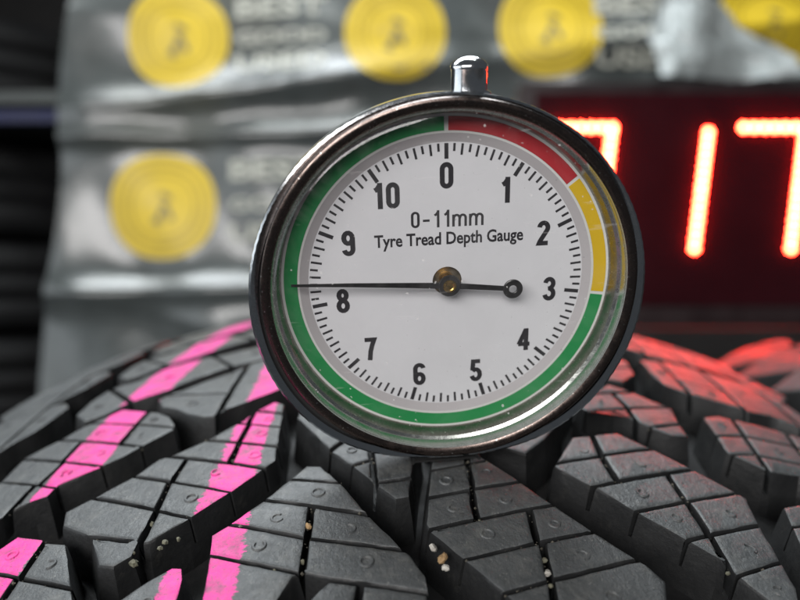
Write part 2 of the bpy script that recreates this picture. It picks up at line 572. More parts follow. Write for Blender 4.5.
# outlines and sipes of the blocks, measured across (u) and along (v) the tread in millimetres
BLOCKS = [
    # L5
    ([(-16.1, -116.4), (-14.0, -116.7), (-10.9, -121.0), (-6.9, -127.7), (-2.5, -134.2), (-1.7, -135.0), (-0.1, -138.3), (0.1, -140.6), (-10.8, -138.3), (-13.8, -137.4), (-15.1, -137.9), (-16.1, -140.7), (-17.5, -144.4), (-24.4, -143.8), (-24.9, -140.2), (-25.6, -133.5), (-26.2, -129.9), (-24.2, -127.9), (-20.7, -123.8), (-17.9, -119.5)],
     [((-17.9, -119.5), (-10.9, -121.0)), ((-20.7, -123.8), (-6.9, -127.7)), ((-14.3, -125.9), (-14.2, -134.5)), ((-24.1, -128.2), (-14.7, -131.5)), ((-25.6, -133.5), (-14.7, -137.3)), ((-13.8, -131.8), (-2.5, -134.2))]),
    # L5c
    ([(-10.9, -138.7), (0.0, -141.0), (-0.2, -145.8), (-14.9, -145.4), (-13.0, -141.5)],
     [((-7.4, -139.5), (-8.0, -145.5))]),
    # C0
    ([(-19.1, -102.4), (-12.7, -113.4), (-9.6, -117.2), (-6.0, -122.0), (-3.5, -124.8), (-1.8, -124.2), (-1.1, -116.3), (-0.3, -109.2), (-3.0, -104.6), (-14.5, -96.6), (-19.3, -97.8)],
     [((-6.9, -115.3), (-6.3, -121.5)), ((-6.1, -121.1), (-1.4, -120.1)), ((-9.6, -117.2), (-7.0, -115.8)), ((-12.9, -112.8), (-11.1, -110.2))]),
    # R1
    ([(2.0, -110.6), (1.3, -116.5), (0.6, -124.4), (0.1, -129.7), (0.7, -131.1), (4.3, -135.6), (8.2, -140.4), (12.0, -145.6), (25.2, -144.7), (26.7, -140.0), (27.3, -137.6), (25.8, -135.1), (20.6, -129.7), (16.8, -125.1), (13.1, -120.5), (9.2, -115.7), (5.0, -110.6)],
     [((1.6, -118.4), (9.1, -115.8)), ((0.6, -124.5), (13.1, -120.5)), ((0.3, -130.8), (16.6, -125.1)), ((4.3, -135.7), (20.6, -129.9)), ((8.1, -140.7), (24.7, -134.4)), ((6.5, -111.9), (6.4, -115.9)), ((6.4, -117.4), (6.5, -122.2)), ((6.4, -122.8), (6.6, -128.8)), ((13.4, -127.5), (13.4, -132.9)), ((13.9, -135.4), (13.8, -138.9)), ((13.8, -139.9), (13.6, -144.0))]),
    # R2
    ([(22.8, -107.8), (30.5, -104.9), (34.7, -108.7), (39.3, -113.1), (43.8, -117.4), (44.8, -118.8), (44.0, -124.8), (43.6, -131.5), (43.4, -136.0), (42.4, -138.7), (39.7, -142.0), (39.0, -139.0), (36.6, -135.3), (35.7, -133.0), (32.2, -129.8), (27.3, -125.2), (23.4, -120.9), (22.6, -120.3), (18.6, -116.8), (18.5, -116.1), (19.9, -113.4)],
     [((18.9, -115.6), (34.5, -108.9)), ((22.4, -120.8), (39.1, -113.3)), ((27.5, -125.2), (43.7, -117.9)), ((31.9, -130.2), (44.0, -124.8)), ((36.6, -135.3), (43.5, -131.7)), ((26.2, -105.7), (26.1, -112.6)), ((26.2, -113.7), (26.7, -119.0)), ((34.8, -115.8), (35.2, -122.1)), ((35.4, -122.9), (35.7, -127.9)), ((36.0, -129.9), (36.1, -133.6))]),
    # R3
    ([(29.2, -91.5), (34.4, -84.7), (38.3, -87.0), (41.6, -90.5), (43.5, -91.9), (42.7, -98.0), (42.5, -102.5), (39.7, -103.1), (37.0, -101.6), (34.5, -99.3), (32.0, -97.1), (27.2, -98.3), (26.3, -96.3)],
     [((32.2, -89.7), (38.3, -87.0)), ((31.6, -96.4), (43.5, -91.6)), ((35.7, -102.0), (42.7, -98.3)), ((33.9, -88.6), (34.7, -92.7)), ((34.9, -96.2), (35.0, -100.9))]),
    # R4
    ([(48.5, -93.3), (51.9, -91.3), (58.9, -91.4), (66.3, -91.9), (75.5, -95.0), (64.2, -114.0), (57.5, -109.0), (52.8, -109.7), (51.8, -109.5), (48.6, -106.9), (47.4, -105.8), (48.0, -100.5)],
     [((54.4, -91.7), (52.1, -110.5)), ((47.5, -100.5), (53.5, -98.2)), ((48.2, -106.3), (52.5, -104.5)), ((53.9, -98.2), (63.4, -97.6)), ((53.5, -104.7), (59.8, -104.5)), ((63.8, -92.6), (62.7, -98.0)), ((62.4, -99.5), (61.8, -105.5))]),
    # R5
    ([(46.8, -63.6), (52.2, -60.3), (61.1, -59.5), (69.6, -61.1), (74.2, -62.9), (74.8, -75.6), (79.2, -88.8), (72.4, -100.2), (69.5, -85.8), (65.3, -83.7), (60.1, -84.7), (57.6, -83.8), (52.1, -82.7), (49.2, -81.8), (46.4, -79.2), (46.1, -72.4)],
     [((51.5, -65.4), (50.4, -83.6)), ((60.6, -65.2), (59.9, -84.4)), ((70.9, -69.9), (70.4, -81.1)), ((50.0, -74.2), (67.5, -76.1))]),
    # L6
    ([(-29.7, -134.9), (-28.4, -135.2), (-27.9, -136.9), (-27.6, -140.2), (-27.1, -144.2), (-37.0, -144.3), (-34.3, -139.0), (-32.0, -136.6)],
     []),
    # L7
    ([(-53.4, -124.5), (-49.3, -126.2), (-48.1, -127.1), (-45.3, -128.1), (-43.2, -132.3), (-41.0, -136.8), (-38.3, -142.9), (-55.4, -139.8), (-59.5, -132.7), (-56.7, -128.2), (-54.9, -126.4)],
     [((-55.5, -130.5), (-41.3, -136.4)), ((-48.7, -126.8), (-48.9, -132.8)), ((-49.4, -134.3), (-49.6, -138.1))]),
    # L4
    ([(-22.0, -96.9), (-21.3, -105.0), (-20.6, -114.6), (-24.0, -119.4), (-26.2, -122.2), (-30.3, -126.7), (-34.0, -130.0), (-35.4, -129.8), (-35.4, -132.1), (-37.1, -133.7), (-39.3, -133.1), (-42.4, -127.3), (-47.5, -124.1), (-48.5, -120.9), (-46.1, -118.9), (-45.2, -118.4), (-41.0, -114.5), (-38.6, -110.6), (-36.4, -109.8), (-32.2, -106.5), (-27.6, -101.1), (-26.1, -98.2), (-23.7, -95.3)],
     [((-27.8, -102.4), (-21.5, -104.8)), ((-25.8, -98.6), (-21.8, -100.2)), ((-32.8, -106.6), (-20.9, -110.8)), ((-36.1, -110.7), (-21.3, -116.7)), ((-41.0, -114.5), (-25.4, -121.5)), ((-45.1, -118.7), (-30.1, -126.0)), ((-42.6, -127.3), (-34.9, -129.9)), ((-26.7, -100.2), (-26.8, -103.0)), ((-26.7, -104.9), (-27.0, -108.2)), ((-27.0, -109.7), (-27.2, -114.0)), ((-34.4, -113.8), (-34.8, -117.5)), ((-34.9, -118.6), (-34.9, -123.3)), ((-34.9, -124.5), (-35.1, -128.9))]),
    # L3
    ([(-31.1, -73.8), (-22.8, -70.3), (-20.7, -86.9), (-24.9, -91.3), (-28.5, -94.1), (-31.7, -96.4), (-32.8, -98.6), (-35.0, -98.4), (-38.1, -96.3), (-40.8, -93.3), (-44.2, -91.1), (-45.9, -87.3), (-43.8, -84.6), (-42.7, -84.6), (-39.0, -81.3), (-34.9, -78.7), (-33.0, -76.1)],
     [((-32.4, -83.5), (-32.7, -96.5)), ((-43.8, -86.0), (-32.5, -89.6))]),
    # L3b
    ([(-51.9, -88.4), (-46.6, -91.7), (-43.7, -93.4), (-41.2, -95.9), (-39.3, -99.5), (-39.0, -101.6), (-43.0, -105.8), (-45.0, -108.1), (-47.7, -110.1), (-52.8, -113.1), (-53.2, -115.8), (-55.3, -116.3), (-58.0, -118.4), (-63.3, -126.2), (-70.7, -113.7), (-64.5, -107.8), (-64.0, -100.7), (-59.5, -96.4), (-57.2, -93.0), (-54.3, -90.5)],
     [((-59.3, -96.9), (-43.1, -105.5)), ((-63.6, -101.2), (-48.5, -109.3)), ((-63.8, -108.0), (-52.8, -113.7)), ((-52.8, -93.7), (-39.2, -100.6)), ((-46.4, -94.6), (-46.8, -97.4)), ((-46.6, -98.9), (-47.1, -104.1)), ((-54.8, -99.0), (-55.5, -105.1)), ((-55.2, -106.2), (-56.1, -110.6)), ((-57.2, -112.6), (-57.9, -118.2))]),
    # L2
    ([(-33.3, -61.9), (-26.6, -57.5), (-24.9, -69.6), (-31.4, -72.4), (-34.7, -73.5), (-39.9, -77.6), (-43.9, -80.5), (-44.7, -82.2), (-50.0, -84.8), (-52.4, -85.9), (-54.9, -89.0), (-58.0, -90.6), (-61.6, -85.6), (-61.4, -79.4), (-60.0, -74.5), (-57.4, -72.8), (-54.6, -72.4), (-53.8, -70.5), (-49.4, -66.2), (-43.7, -65.0), (-39.2, -64.1)],
     [((-59.0, -74.6), (-51.9, -84.8)), ((-41.0, -65.3), (-35.5, -74.4))]),
    # L8
    ([(-81.1, -75.5), (-75.4, -73.6), (-69.4, -74.6), (-67.6, -75.5), (-65.7, -79.0), (-66.7, -85.0), (-67.6, -88.8), (-70.3, -92.3), (-71.2, -94.7), (-77.7, -102.0), (-91.2, -79.4)],
     [((-71.9, -77.4), (-72.1, -91.9))]),
    # R8
    ([(49.8, -119.4), (53.1, -117.7), (59.2, -114.7), (60.1, -123.3), (53.8, -131.6), (48.1, -131.3), (48.0, -127.7)],
     [((49.3, -123.8), (57.5, -120.3))]),
]
RIBS = [((-54.6, -101.9), (-49.0, -97.0)), ((-65.2, -109.1), (-60.7, -105.7)), ((-57.7, -110.7), (-55.4, -109.4)), ((-27.5, -112.2), (-23.4, -108.1)), ((-8.7, -111.1), (-3.8, -117.9)), ((-4.4, -120.8), (-2.1, -124.0)), ((21.7, -114.6), (26.3, -120.4)), ((31.4, -124.4), (36.8, -130.1)), ((52.8, -104.7), (57.8, -106.3)), ((27.4, -109.4), (29.0, -111.7))]
GRIT = [(0.9, -133.4), (1.9, -135.2), (2.2, -136.7), (-14.3, -129.2), (13.8, -135.1), (13.8, -137.1), (13.8, -139.0), (-35.8, -131.3), (-34.9, -133.2), (-32.0, -130.0), (-30.4, -129.7), (-32.3, -131.0), (-17.4, -136.5), (-34.8, -126.1), (35.7, -134.7), (-14.3, -135.3), (6.9, -128.6)]

HIDDEN = [
    ([(2, -86), (1.5, -95), (1.2, -104), (4.5, -106.5), (10, -111), (15, -113.5), (18.5, -109), (22, -103), (14, -95), (8, -89), (5, -86)], [((1, -98), (18, -99))]),
    ([(3, -62), (2, -74), (1.5, -81), (6, -85), (12, -90), (19, -97), (23, -97), (25, -92), (27, -88), (22, -82), (12, -73), (6, -64)], [((2, -76), (14, -75)), ((10, -88), (22, -83))]),
    ([(4, -36), (2.5, -50), (2, -57), (8, -60), (16, -68), (24, -77), (31, -81), (38, -82), (42, -76), (43, -67), (30, -58), (18, -46), (8, -37)], [((3, -52), (24, -52)), ((16, -68), (36, -63)), ((26, -78), (42, -72))]),
]


def carcass(parent):
    prof = []
    for u in [-90, -88, -86, -84, -81, -76, -70, -62, -52, -40, -27, -14, 0, 14, 27, 40, 52, 62, 70, 76, 81, 84, 86, 88, 90]:
        prof.append((u, TR - drop(u) - DEEP))
    side = [(91.0, 283), (90.5, 268), (88, 250), (83, 232), (76, 214), (72, 205), (66, 203)]
    full = [(-a, b) for a, b in side[::-1]] + prof + side
    n = 240
    V, Fc, fm = [], [], []
    for i in range(n):
        a = 2 * math.pi * i / n
        for u, r in full: V.append((u, r * math.sin(a), r * math.cos(a)))
    m = len(full)
    for i in range(n):
        j = (i + 1) % n
        for k in range(m - 1):
            Fc.append([i * m + k, i * m + k + 1, j * m + k + 1, j * m + k])
            fm.append(0 if len(side) <= k < m - 1 - len(side) else 1)
    return mesh_obj('carcass', V, Fc, [M_FLOOR, M_SIDE], parent, smooth=True, fmat=fm)


def rib(parent, a, b):
    dx, dy = b[0] - a[0], b[1] - a[1]
    l = math.hypot(dx, dy)
    nx, ny = -dy / l * 0.45, dx / l * 0.45
    poly = ccw([(a[0] + nx, a[1] + ny), (a[0] - nx, a[1] - ny), (b[0] - nx, b[1] - ny), (b[0] + nx, b[1] + ny)])
    rings = [([((x * .9 + (a[0] + b[0]) * .05), (y * .9 + (a[1] + b[1]) * .05)) for x, y in poly], -DEEP + 0.9), (poly, -DEEP - 0.1)]
    V, Fc, fm, UV = rings_mesh(rings)
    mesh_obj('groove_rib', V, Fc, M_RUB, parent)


tyre = empty('tyre', AXLE)
tag(tyre, 'black winter tyre with pink painted stripes, the dial gauge standing on its tread', 'tyre', 'tyres standing side by side')
carcass(tyre)
NAMES = ['L5', 'L5c', 'C0', 'R1', 'R2', 'R3', 'R4', 'R5', 'L6', 'L7', 'L4', 'L3', 'L3b', 'L2', 'L8', 'R8']
BD = dict(zip(NAMES, BLOCKS))
sd = 0
for nme in NAMES:
    sd += 1
    add_block(tyre, *BD[nme], False, sd)
for hb in HIDDEN:
    sd += 1
    add_block(tyre, *hb, True, sd)
for src, dv, single in (('L2', 21.5, False), ('L2', 43, True), ('L2', 65, True), ('L2', 87, True), ('R5', 27, False), ('R5', 54, True), ('R5', 81, True),
                        ('C0', 27, True), ('C0', 54, True), ('C0', 81, True), ('C0', 108, True), ('L8', 22, False), ('L8', 44, True), ('L8', 66, True), ('L8', 88, True)):
    sd += 1
    add_block(tyre, *shift(*BD[src], dv), single, sd)
for dv in (27, 54, 81):
    sd += 1
    add_block(tyre, *shift(*HIDDEN[2], dv), True, sd)
for src in ('L5', 'L5c', 'C0', 'R1', 'R2', 'R4', 'L4', 'L3b', 'L7'):        # the tread that runs on below the camera
    sd += 1
    add_block(tyre, *shift(*BD[src], -50 if src in ('L5', 'L5c', 'R1', 'L7') else -52), True, sd)
for a, b in RIBS: rib(tyre, a, b)

# the neighbouring tyre, next on the rail
tyre2 = empty('tyre', (AXLE[0] + 183, AXLE[1] + 2, AXLE[2] - 1))
tag(tyre2, 'blurred black tyre next to the striped tyre, glowing red below the digital display', 'tyre', 'tyres standing side by side')
carcass(tyre2)
for src, dvs in (('L8', (-44, -22, 0, 22, 44, 66, 88)), ('L2', (-24, 0, 22, 44, 66)), ('L3', (-24, 60))):
    for dv in dvs:
        sd += 1
        o = add_block(tyre2, *shift(*BD[src], dv + 7), True, sd)
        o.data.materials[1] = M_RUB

# grit caught in the sipes
M_GRIT = [simple('grit_white', (0.42, 0.40, 0.36), 0.7, 0, 0.5, 0.3, 900), simple('grit_tan', (0.30, 0.19, 0.09), 0.7, 0, 0.5, 0.3, 900),
          simple('grit_olive', (0.12, 0.115, 0.08), 0.8, 0, 0.5, 0.3, 900)]
GK = [0, 1, 0, 1, 2, 0, 2, 2, 2, 2, 2, 2, 2, 2, 2, 2, 2]
GS = [1.0, 1.2, 0.8, 0.9, 0.7, 0.8, 0.5, 0.8, 1.1, 0.7, 0.6, 0.6, 0.5, 0.6, 0.5, 0.5, 0.4]
GLAB = {0: ('white grit grain stuck in a cut of the tread', 'pale grit in the tread'),
        1: ('tan grit crumb stuck in a cut of the tread', 'tan grit in the tread'),
        2: ('dull olive dirt crumb stuck in a cut of the tread', 'olive dirt in the tread')}
GOWN = {0: 'white chip beside the tan crumb at the corner of the block below the gauge', 1: 'tan crumb between two white chips at the corner of a tread block',
        3: 'orange tan crumb alone in the long cut of the wedge block', 5: 'white grain in the long cut of the block right of the centre groove',
        8: 'largest olive crumb at the end of the pink striped block'}
for i, (u, v) in enumerate(GRIT):
    rnd = random.Random(90 + i)
    bm = bmesh.new()
    bmesh.ops.create_icosphere(bm, subdivisions=2, radius=0.5 * GS[i] * S)
    for vt in bm.verts:
        vt.co *= rnd.uniform(0.75, 1.2)
        vt.co.x *= 1.25; vt.co.z *= 0.8
    me = bpy.data.meshes.new('grit'); bm.to_mesh(me); bm.free()
    me.materials.append(M_GRIT[GK[i]])
    o = bpy.data.objects.new('grit_grain', me)
    p = onto(u, v, -0.35)
    o.location = (Vector(p) + Vector(AXLE)) * S
    o.rotation_euler = (rnd.uniform(0, 3), rnd.uniform(0, 3), rnd.uniform(0, 3))
    COL.objects.link(o)
    tag(o, GOWN.get(i, GLAB[GK[i]][0]), 'grit', GLAB[GK[i]][1])

# fine dirt packed along the cuts
rnd = random.Random(41)
near = [s for s in SIPES if (s[0][1] + s[1][1]) / 2 < -96]
V, Fc = [], []
OCT = [(1, 0, 0), (-1, 0, 0), (0, 1, 0), (0, -1, 0), (0, 0, 1), (0, 0, -1)]
OF = [(0, 2, 4), (2, 1, 4), (1, 3, 4), (3, 0, 4), (2, 0, 5), (1, 2, 5), (3, 1, 5), (0, 3, 5)]
for _ in range(400):
    p, q = rnd.choice(near)
    f = rnd.random() ** 1.4
    r = 0.05 + 0.2 * rnd.random() ** 2.5
    c = onto(p[0] + (q[0] - p[0]) * f + rnd.uniform(-.2, .2), p[1] + (q[1] - p[1]) * f + rnd.uniform(-.2, .2), rnd.uniform(-0.9, -0.15))
    o = len(V)
    for a in OCT: V.append(tuple(c[i] + AXLE[i] - (0, 100, -30)[i] + a[i] * r * rnd.uniform(0.6, 1.4) for i in range(3)))
    Fc += [[i + o for i in t] for t in OF]
dirt = mesh_obj('tread_dirt', V, Fc, simple('dirt_crumbs', (0.085, 0.078, 0.062), 0.85, 0, 0.3, 0.8, 700), None)
dirt.location = Vector((0, 100, -30)) * S
tag(dirt, 'fine grey brown dirt crumbs packed in the cuts of the tread', 'dirt', None, 'stuff')

# ------------------------------------------------------------------ the gauge
GM = Matrix(((0.9952, -0.0281, 0.0940), (0.0777, -0.3587, -0.9302), (0.0598, 0.9330, -0.3548)))
GT = Vector((6.387, 90.501, 0.822))
GB = Vector((0, -24.5, -6))                         # base of the gauge in its own frame
gauge = empty('tread_depth_gauge')
m4 = GM.to_4x4()
m4.translation = (GT + GM @ GB) * S
gauge.matrix_world = m4
tag(gauge, 'round chrome dial gauge with white face and coloured ring standing on the tyre', 'gauge')


def gv(x, y, d):
    """gauge frame: x right, y up, d deep behind the front of the bezel"""
    return (x - GB.x, y - GB.y, -d - GB.z)


def revolve(name, prof, mat, parent, n=160, cx=0, cy=0, flat=None, closed=False, deg=30, a0=0, a1=360, bumps=None):
    V, Fc = [], []
    full = (a1 - a0) >= 360
    m = n if full else n + 1
    for i in range(m):
        a = math.radians(a0 + (a1 - a0) * i / n)
        for k, (r, d) in enumerate(prof):
            rr = r + (bumps(i, k) if bumps else 0)
            x, y = cx + rr * math.sin(a), cy + rr * math.cos(a)
            if flat is not None and y < flat: y = flat
            V.append(gv(x, y, d))
    P = len(prof)
    for i in range(n):
        j = (i + 1) % m
        for k in range(P if closed else P - 1):
            l = (k + 1) % P
            Fc.append([i * P + k, i * P + l, j * P + l, j * P + k])
    o = mesh_obj(name, V, Fc, mat, parent)
    bm = bmesh.new(); bm.from_mesh(o.data)
    bmesh.ops.remove_doubles(bm, verts=bm.verts, dist=1e-7)
    bm.to_mesh(o.data); bm.free()
    sharp(o, deg)
    return o


# case: tapered cup, a little off centre, flattened where it meets the foot
case = revolve('case', [(23.4, 2.3), (23.5, 1.7), (24.3, 1.45), (24.55, 1.6), (24.6, 2.0), (24.55, 3.0), (24.3, 6.0), (23.8, 9.0), (23.3, 11.5), (22.6, 12.6), (21.5, 13.0), (3.0, 13.0), (0.0, 13.0)], M_CASE, gauge, 240, 0, -1.2, None,
               bumps=lambda i, k: ((0.025 if i % 2 else -0.025) if k in (2, 3) else 0) - (1.75 * max(0.0, -math.cos(2 * math.pi * i / 240)) ** 7 if k < 12 else 0))
bezel = revolve('bezel', [(22.5, 2.1), (22.9, 1.6), (23.0, 1.1), (23.0, 0.4), (22.93, 0.15), (22.75, 0.03), (22.5, 0.0), (22.0, 0.12), (21.75, 0.3)], M_BEZEL, gauge, 200)
revolve('seam_ring', [(22.45, 2.15), (23.9, 2.25)], M_GAP, bezel, 120, 0, -0.5)
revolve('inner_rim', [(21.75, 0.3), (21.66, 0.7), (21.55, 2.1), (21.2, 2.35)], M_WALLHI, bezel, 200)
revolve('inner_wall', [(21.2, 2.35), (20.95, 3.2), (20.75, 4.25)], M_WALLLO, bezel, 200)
revolve('crystal', [(21.62, 0.9), (21.6, 0.3), (21.5, 0.0), (21.3, -0.25), (21.0, -0.42), (20.6, -0.52), (20.0, -0.57), (17.0, -0.62), (12.0, -0.67), (6.0, -0.70), (0.0, -0.71)], M_CRYSTAL, gauge, 160, deg=60)

# dial
DD, DR = 4.6, 4.25
dial = revolve('dial', [(1.85, DD), (17.4, DD)], M_DIAL, gauge, 128)
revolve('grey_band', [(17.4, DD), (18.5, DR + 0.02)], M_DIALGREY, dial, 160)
revolve('pale_ring', [(18.5, DR + 0.02), (20.8, DR)], M_DIALEDGE, dial, 160)
for nm, c0, c1, mt in (('red_zone', 0.55, 51.6, M_RED), ('yellow_zone', 52.8, 97.3, M_YELLOW), ('green_zone', 98.5, 359.1, M_GREEN)):
    revolve(nm, [(18.78, DR - 0.035), (20.42, DR - 0.045)], mt, dial, int((c1 - c0) / 2) + 4, a0=c0, a1=c1)

# scale marks
V, Fc = [], []
for i in range(110):
    a = 2 * math.pi * i / 110
    big = i % 10 == 0
    ln = 1.85 if big else (1.35 if i % 2 == 0 else 0.95)
    hw = 0.24 if big else 0.14
    r1, r0 = 17.25, 17.25 - ln
    s, c = math.sin(a), math.cos(a)
    b = len(V)
    for r, w_ in ((r0, -hw), (r0, hw), (r1, hw), (r1, -hw)):
        V.append(gv(r * s + w_ * c, r * c - w_ * s, DD - 0.03))
    Fc.append([b + 3, b + 2, b + 1, b])
mesh_obj('scale_marks', V, Fc, M_INK, dial)


def arc(cx, cy, rx, ry, a0, a1, n=14):
    return [(cx + rx * math.cos(math.radians(a0 + (a1 - a0) * i / n)), cy + ry * math.sin(math.radians(a0 + (a1 - a0) * i / n))) for i in range(n + 1)]


GLY = {
    '0': [(arc(.5, 1.46, .32, .36, 0, 180) + arc(.5, .54, .32, .36, 180, 360), True)],
    '1': [([(.60, 0), (.60, 2)], False), ([(.22, 1.42), (.40, 1.52), (.58, 1.80)], False)],
    '2': [(arc(.5, 1.44, .32, .38, 175, -35) + [(.24, .34), (.18, .18), (.86, .18)], False)],
    '3': [(arc(.48, 1.44, .31, .38, 170, -75), False), (arc(.48, .58, .34, .42, 85, -170), False), ([(.38, 1.02), (.58, 1.04)], False)],
    '4': [([(.68, 0), (.68, 1.95)], False), ([(.66, 1.88), (.14, .62), (.14, .56)], False), ([(.06, .56), (.98, .56)], False)],
    '5': [([(.84, 1.82), (.28, 1.82), (.22, 1.0)], False), (arc(.49, .62, .33, .46, 140, -165), False)],
    '6': [(arc(.5, .58, .32, .42, 0, 360)[:-1], True), ([(.18, .58), (.18, 1.4)] + arc(.5, 1.46, .32, .36, 180, 10), False)],
    '7': [([(.10, 1.82), (.84, 1.82), (.70, 1.4), (.54, .8), (.46, 0)], False)],
    '8': [(arc(.5, 1.46, .28, .36, 0, 360)[:-1], True), (arc(.5, .58, .33, .42, 0, 360)[:-1], True)],
    '-': [([(.15, .85), (.85, .85)], False)],
    'm': [([(.12, 0), (.12, 1.4)], False), ([(.12, .9)] + arc(.46, .98, .30, .36, 170, 0) + [(.76, 0)], False), ([(.76, .9)] + arc(1.10, .98, .30, .36, 170, 0) + [(1.40, 0)], False)],
}
GLY['9'] = [([(1 - x, 2 - y) for x, y in p], c) for p, c in GLY['6']]
ADV = {'m': 1.62, '-': 1.0, '1': 0.9}


def ribbon(pts, closed, wd, V, Fc, f):
    n = len(pts)
    base = len(V)
    for i in range(n):
        p = pts[i]
        a = pts[i - 1] if (closed or i > 0) else None
        b = pts[(i + 1) % n] if (closed or i < n - 1) else None
        ds = []
        for q0, q1 in ((a, p), (p, b)):
            if q0 and q1:
                l = math.dist(q0, q1)
                if l > 1e-6: ds.append(((q1[0] - q0[0]) / l, (q1[1] - q0[1]) / l))
        tx, ty = sum(d[0] for d in ds), sum(d[1] for d in ds)
        l = math.hypot(tx, ty); tx /= l; ty /= l
        k = 1.0
        if len(ds) == 2: k = min(1.9, 1 / max(0.3, tx * ds[0][0] + ty * ds[0][1]))
        V.append(f(p[0] - ty * wd * k / 2, p[1] + tx * wd * k / 2)); V.append(f(p[0] + ty * wd * k / 2, p[1] - tx * wd * k / 2))
    for i in range(n if closed else n - 1):
        j = (i + 1) % n
        Fc.append([base + 2 * i, base + 2 * i + 1, base + 2 * j + 1, base + 2 * j])


def word(name, txt, x, y, h, wfac, stroke, parent, d, centre=True):
    V, Fc = [], []
    sc = h / 2.0
    adv = [ADV.get(c, 1.0) * 1.0 + 0.14 for c in txt]
    tot = sum(adv) - 0.14
    cx = -tot / 2 if centre else 0
    for c, a in zip(txt, adv):
        for q, (p, cl) in enumerate(GLY[c]):
            ribbon(p, cl, stroke, V, Fc, lambda px, py: gv(x + (cx + px) * sc * wfac, y + (py - (1 if centre else 0)) * sc, d - 0.0015 * q))
        cx += a
    return mesh_obj(name, V, Fc, M_INK, parent)


for k in range(11):
    a = 2 * math.pi * k / 11
    word('numeral', str(k), 13.4 * math.sin(a) + (-0.15 if k == 10 else 0), 13.4 * math.cos(a), 3.2, 1.03, 0.365, dial, DD - 0.03)
word('lettering', '0-11mm', 0.1, 8.1, 2.15, 1.1, 0.26, dial, DD - 0.03)


def text_mesh(name, txt, mat, parent, f, width, extrude_bold=0.0):
    cu = bpy.data.curves.new(name, 'FONT')
    cu.body = txt
    cu.align_x = 'CENTER'
    cu.offset = extrude_bold
    cu.resolution_u = 3
    o = bpy.data.objects.new(name, cu)
    COL.objects.link(o)
    bpy.context.view_layer.update()
    me = bpy.data.meshes.new_from_object(o.evaluated_get(bpy.context.evaluated_depsgraph_get()))
    bpy.data.objects.remove(o, do_unlink=True)
    xs = [v.co.x for v in me.vertices]
    k = width / (max(xs) - min(xs)); c = (max(xs) + min(xs)) / 2
    for v in me.vertices:
        v.co = Vector(f((v.co.x - c) * k, v.co.y * k)) * S
    me.materials.clear(); me.materials.append(mat)
    ob = bpy.data.objects.new(name, me)
    COL.objects.link(ob)
    if parent: ob.parent = parent
    return ob


text_mesh('lettering', 'Tyre Tread Depth Gauge', M_INK, dial, lambda x, y: gv(0.3 + x, 4.85 + y * 1.22, DD - 0.03), 18.6, 0.022)

# movement seen through the centre hole, needle
mv = revolve('centre_hole', [(1.85, DD), (1.8, DD + 0.9), (0.0, DD + 0.9)], M_HOLE, dial, 48)
arbor = revolve('arbor', [(0.95, DD + 0.9), (0.95, DD - 0.3), (0.55, DD - 0.35), (0.5, 2.5), (0.0, 2.5)], M_BRASS, gauge, 40)
hub = revolve('needle_hub', [(1.0, 2.95), (1.35, 2.85), (1.42, 2.6), (1.3, 2.42), (0.85, 2.38), (0.85, 2.45)], M_NEEDLE, gauge, 48)
revolve('hub_pin', [(0.86, 2.46), (0.8, 2.34), (0.55, 2.30), (0.42, 2.40), (0.0, 2.42)], M_BRASS, hub, 40)


def bar(name, pts, th, d, mat, parent):
    """tapered flat bar: pts = [(x, y, halfwidth)]"""
    V, Fc = [], []
    for i, (x, y, hw) in enumerate(pts):
        a = pts[max(0, i - 1)]; b = pts[min(len(pts) - 1, i + 1)]
        l = math.dist(a[:2], b[:2]); nx, ny = -(b[1] - a[1]) / l, (b[0] - a[0]) / l
        for sx, dd in ((1, d), (-1, d), (-1, d + th), (1, d + th)):
            V.append(gv(x + nx * hw * sx, y + ny * hw * sx, dd))
    n = len(pts)
    for i in range(n - 1):
        for k in range(4):
            Fc.append([i * 4 + k, i * 4 + (k + 1) % 4, i * 4 + 4 + (k + 1) % 4, i * 4 + 4 + k])
    Fc.append([3, 2, 1, 0]); Fc.append([(n - 1) * 4 + k for k in range(4)])
    o = mesh_obj(name, V, Fc, mat, parent)
    bm = bmesh.new(); bm.from_mesh(o.data); bmesh.ops.recalc_face_normals(bm, faces=bm.faces); bm.to_mesh(o.data); bm.free()
    return o


needle = bar('needle', [(-19.42, 1.2, 0.15), (-12, 0.82, 0.24), (-5, 0.36, 0.32), (-1.2, 0.08, 0.38)], 0.16, 2.55, M_NEEDLE, gauge)
bar('needle_tail', [(1.2, -0.1, 0.36), (7.05, -0.78, 0.30)], 0.16, 2.55, M_NEEDLE, needle)
revolve('needle_eye', [(0.50, 2.72), (0.50, 2.54), (0.58, 2.48), (1.14, 2.48), (1.24, 2.54), (1.24, 2.72)], M_NEEDLE, needle, 40, 8.0, -0.9)

# reset button on top, foot and probe below
V, Fc = [], []
BR = [(2.55, 22.2), (2.55, 22.9), (2.1, 23.15), (2.1, 25.5), (2.16, 25.6), (2.17, 25.9), (2.08, 26.1), (1.85, 26.35), (1.5, 26.62), (1.0, 26.84), (0.5, 26.95), (0.0, 27.0)]
n = 48
for i in range(n):
    a = 2 * math.pi * i / n
    for r, y in BR: V.append(gv(2.75 + r * math.cos(a), y, 5.0 + r * math.sin(a)))
P = len(BR)
for i in range(n):
    j = (i + 1) % n
    for k in range(P - 1): Fc.append([i * P + k, i * P + k + 1, j * P + k + 1, j * P + k])
sharp(mesh_obj('button', V, Fc, M_BUTTON, gauge), 40)


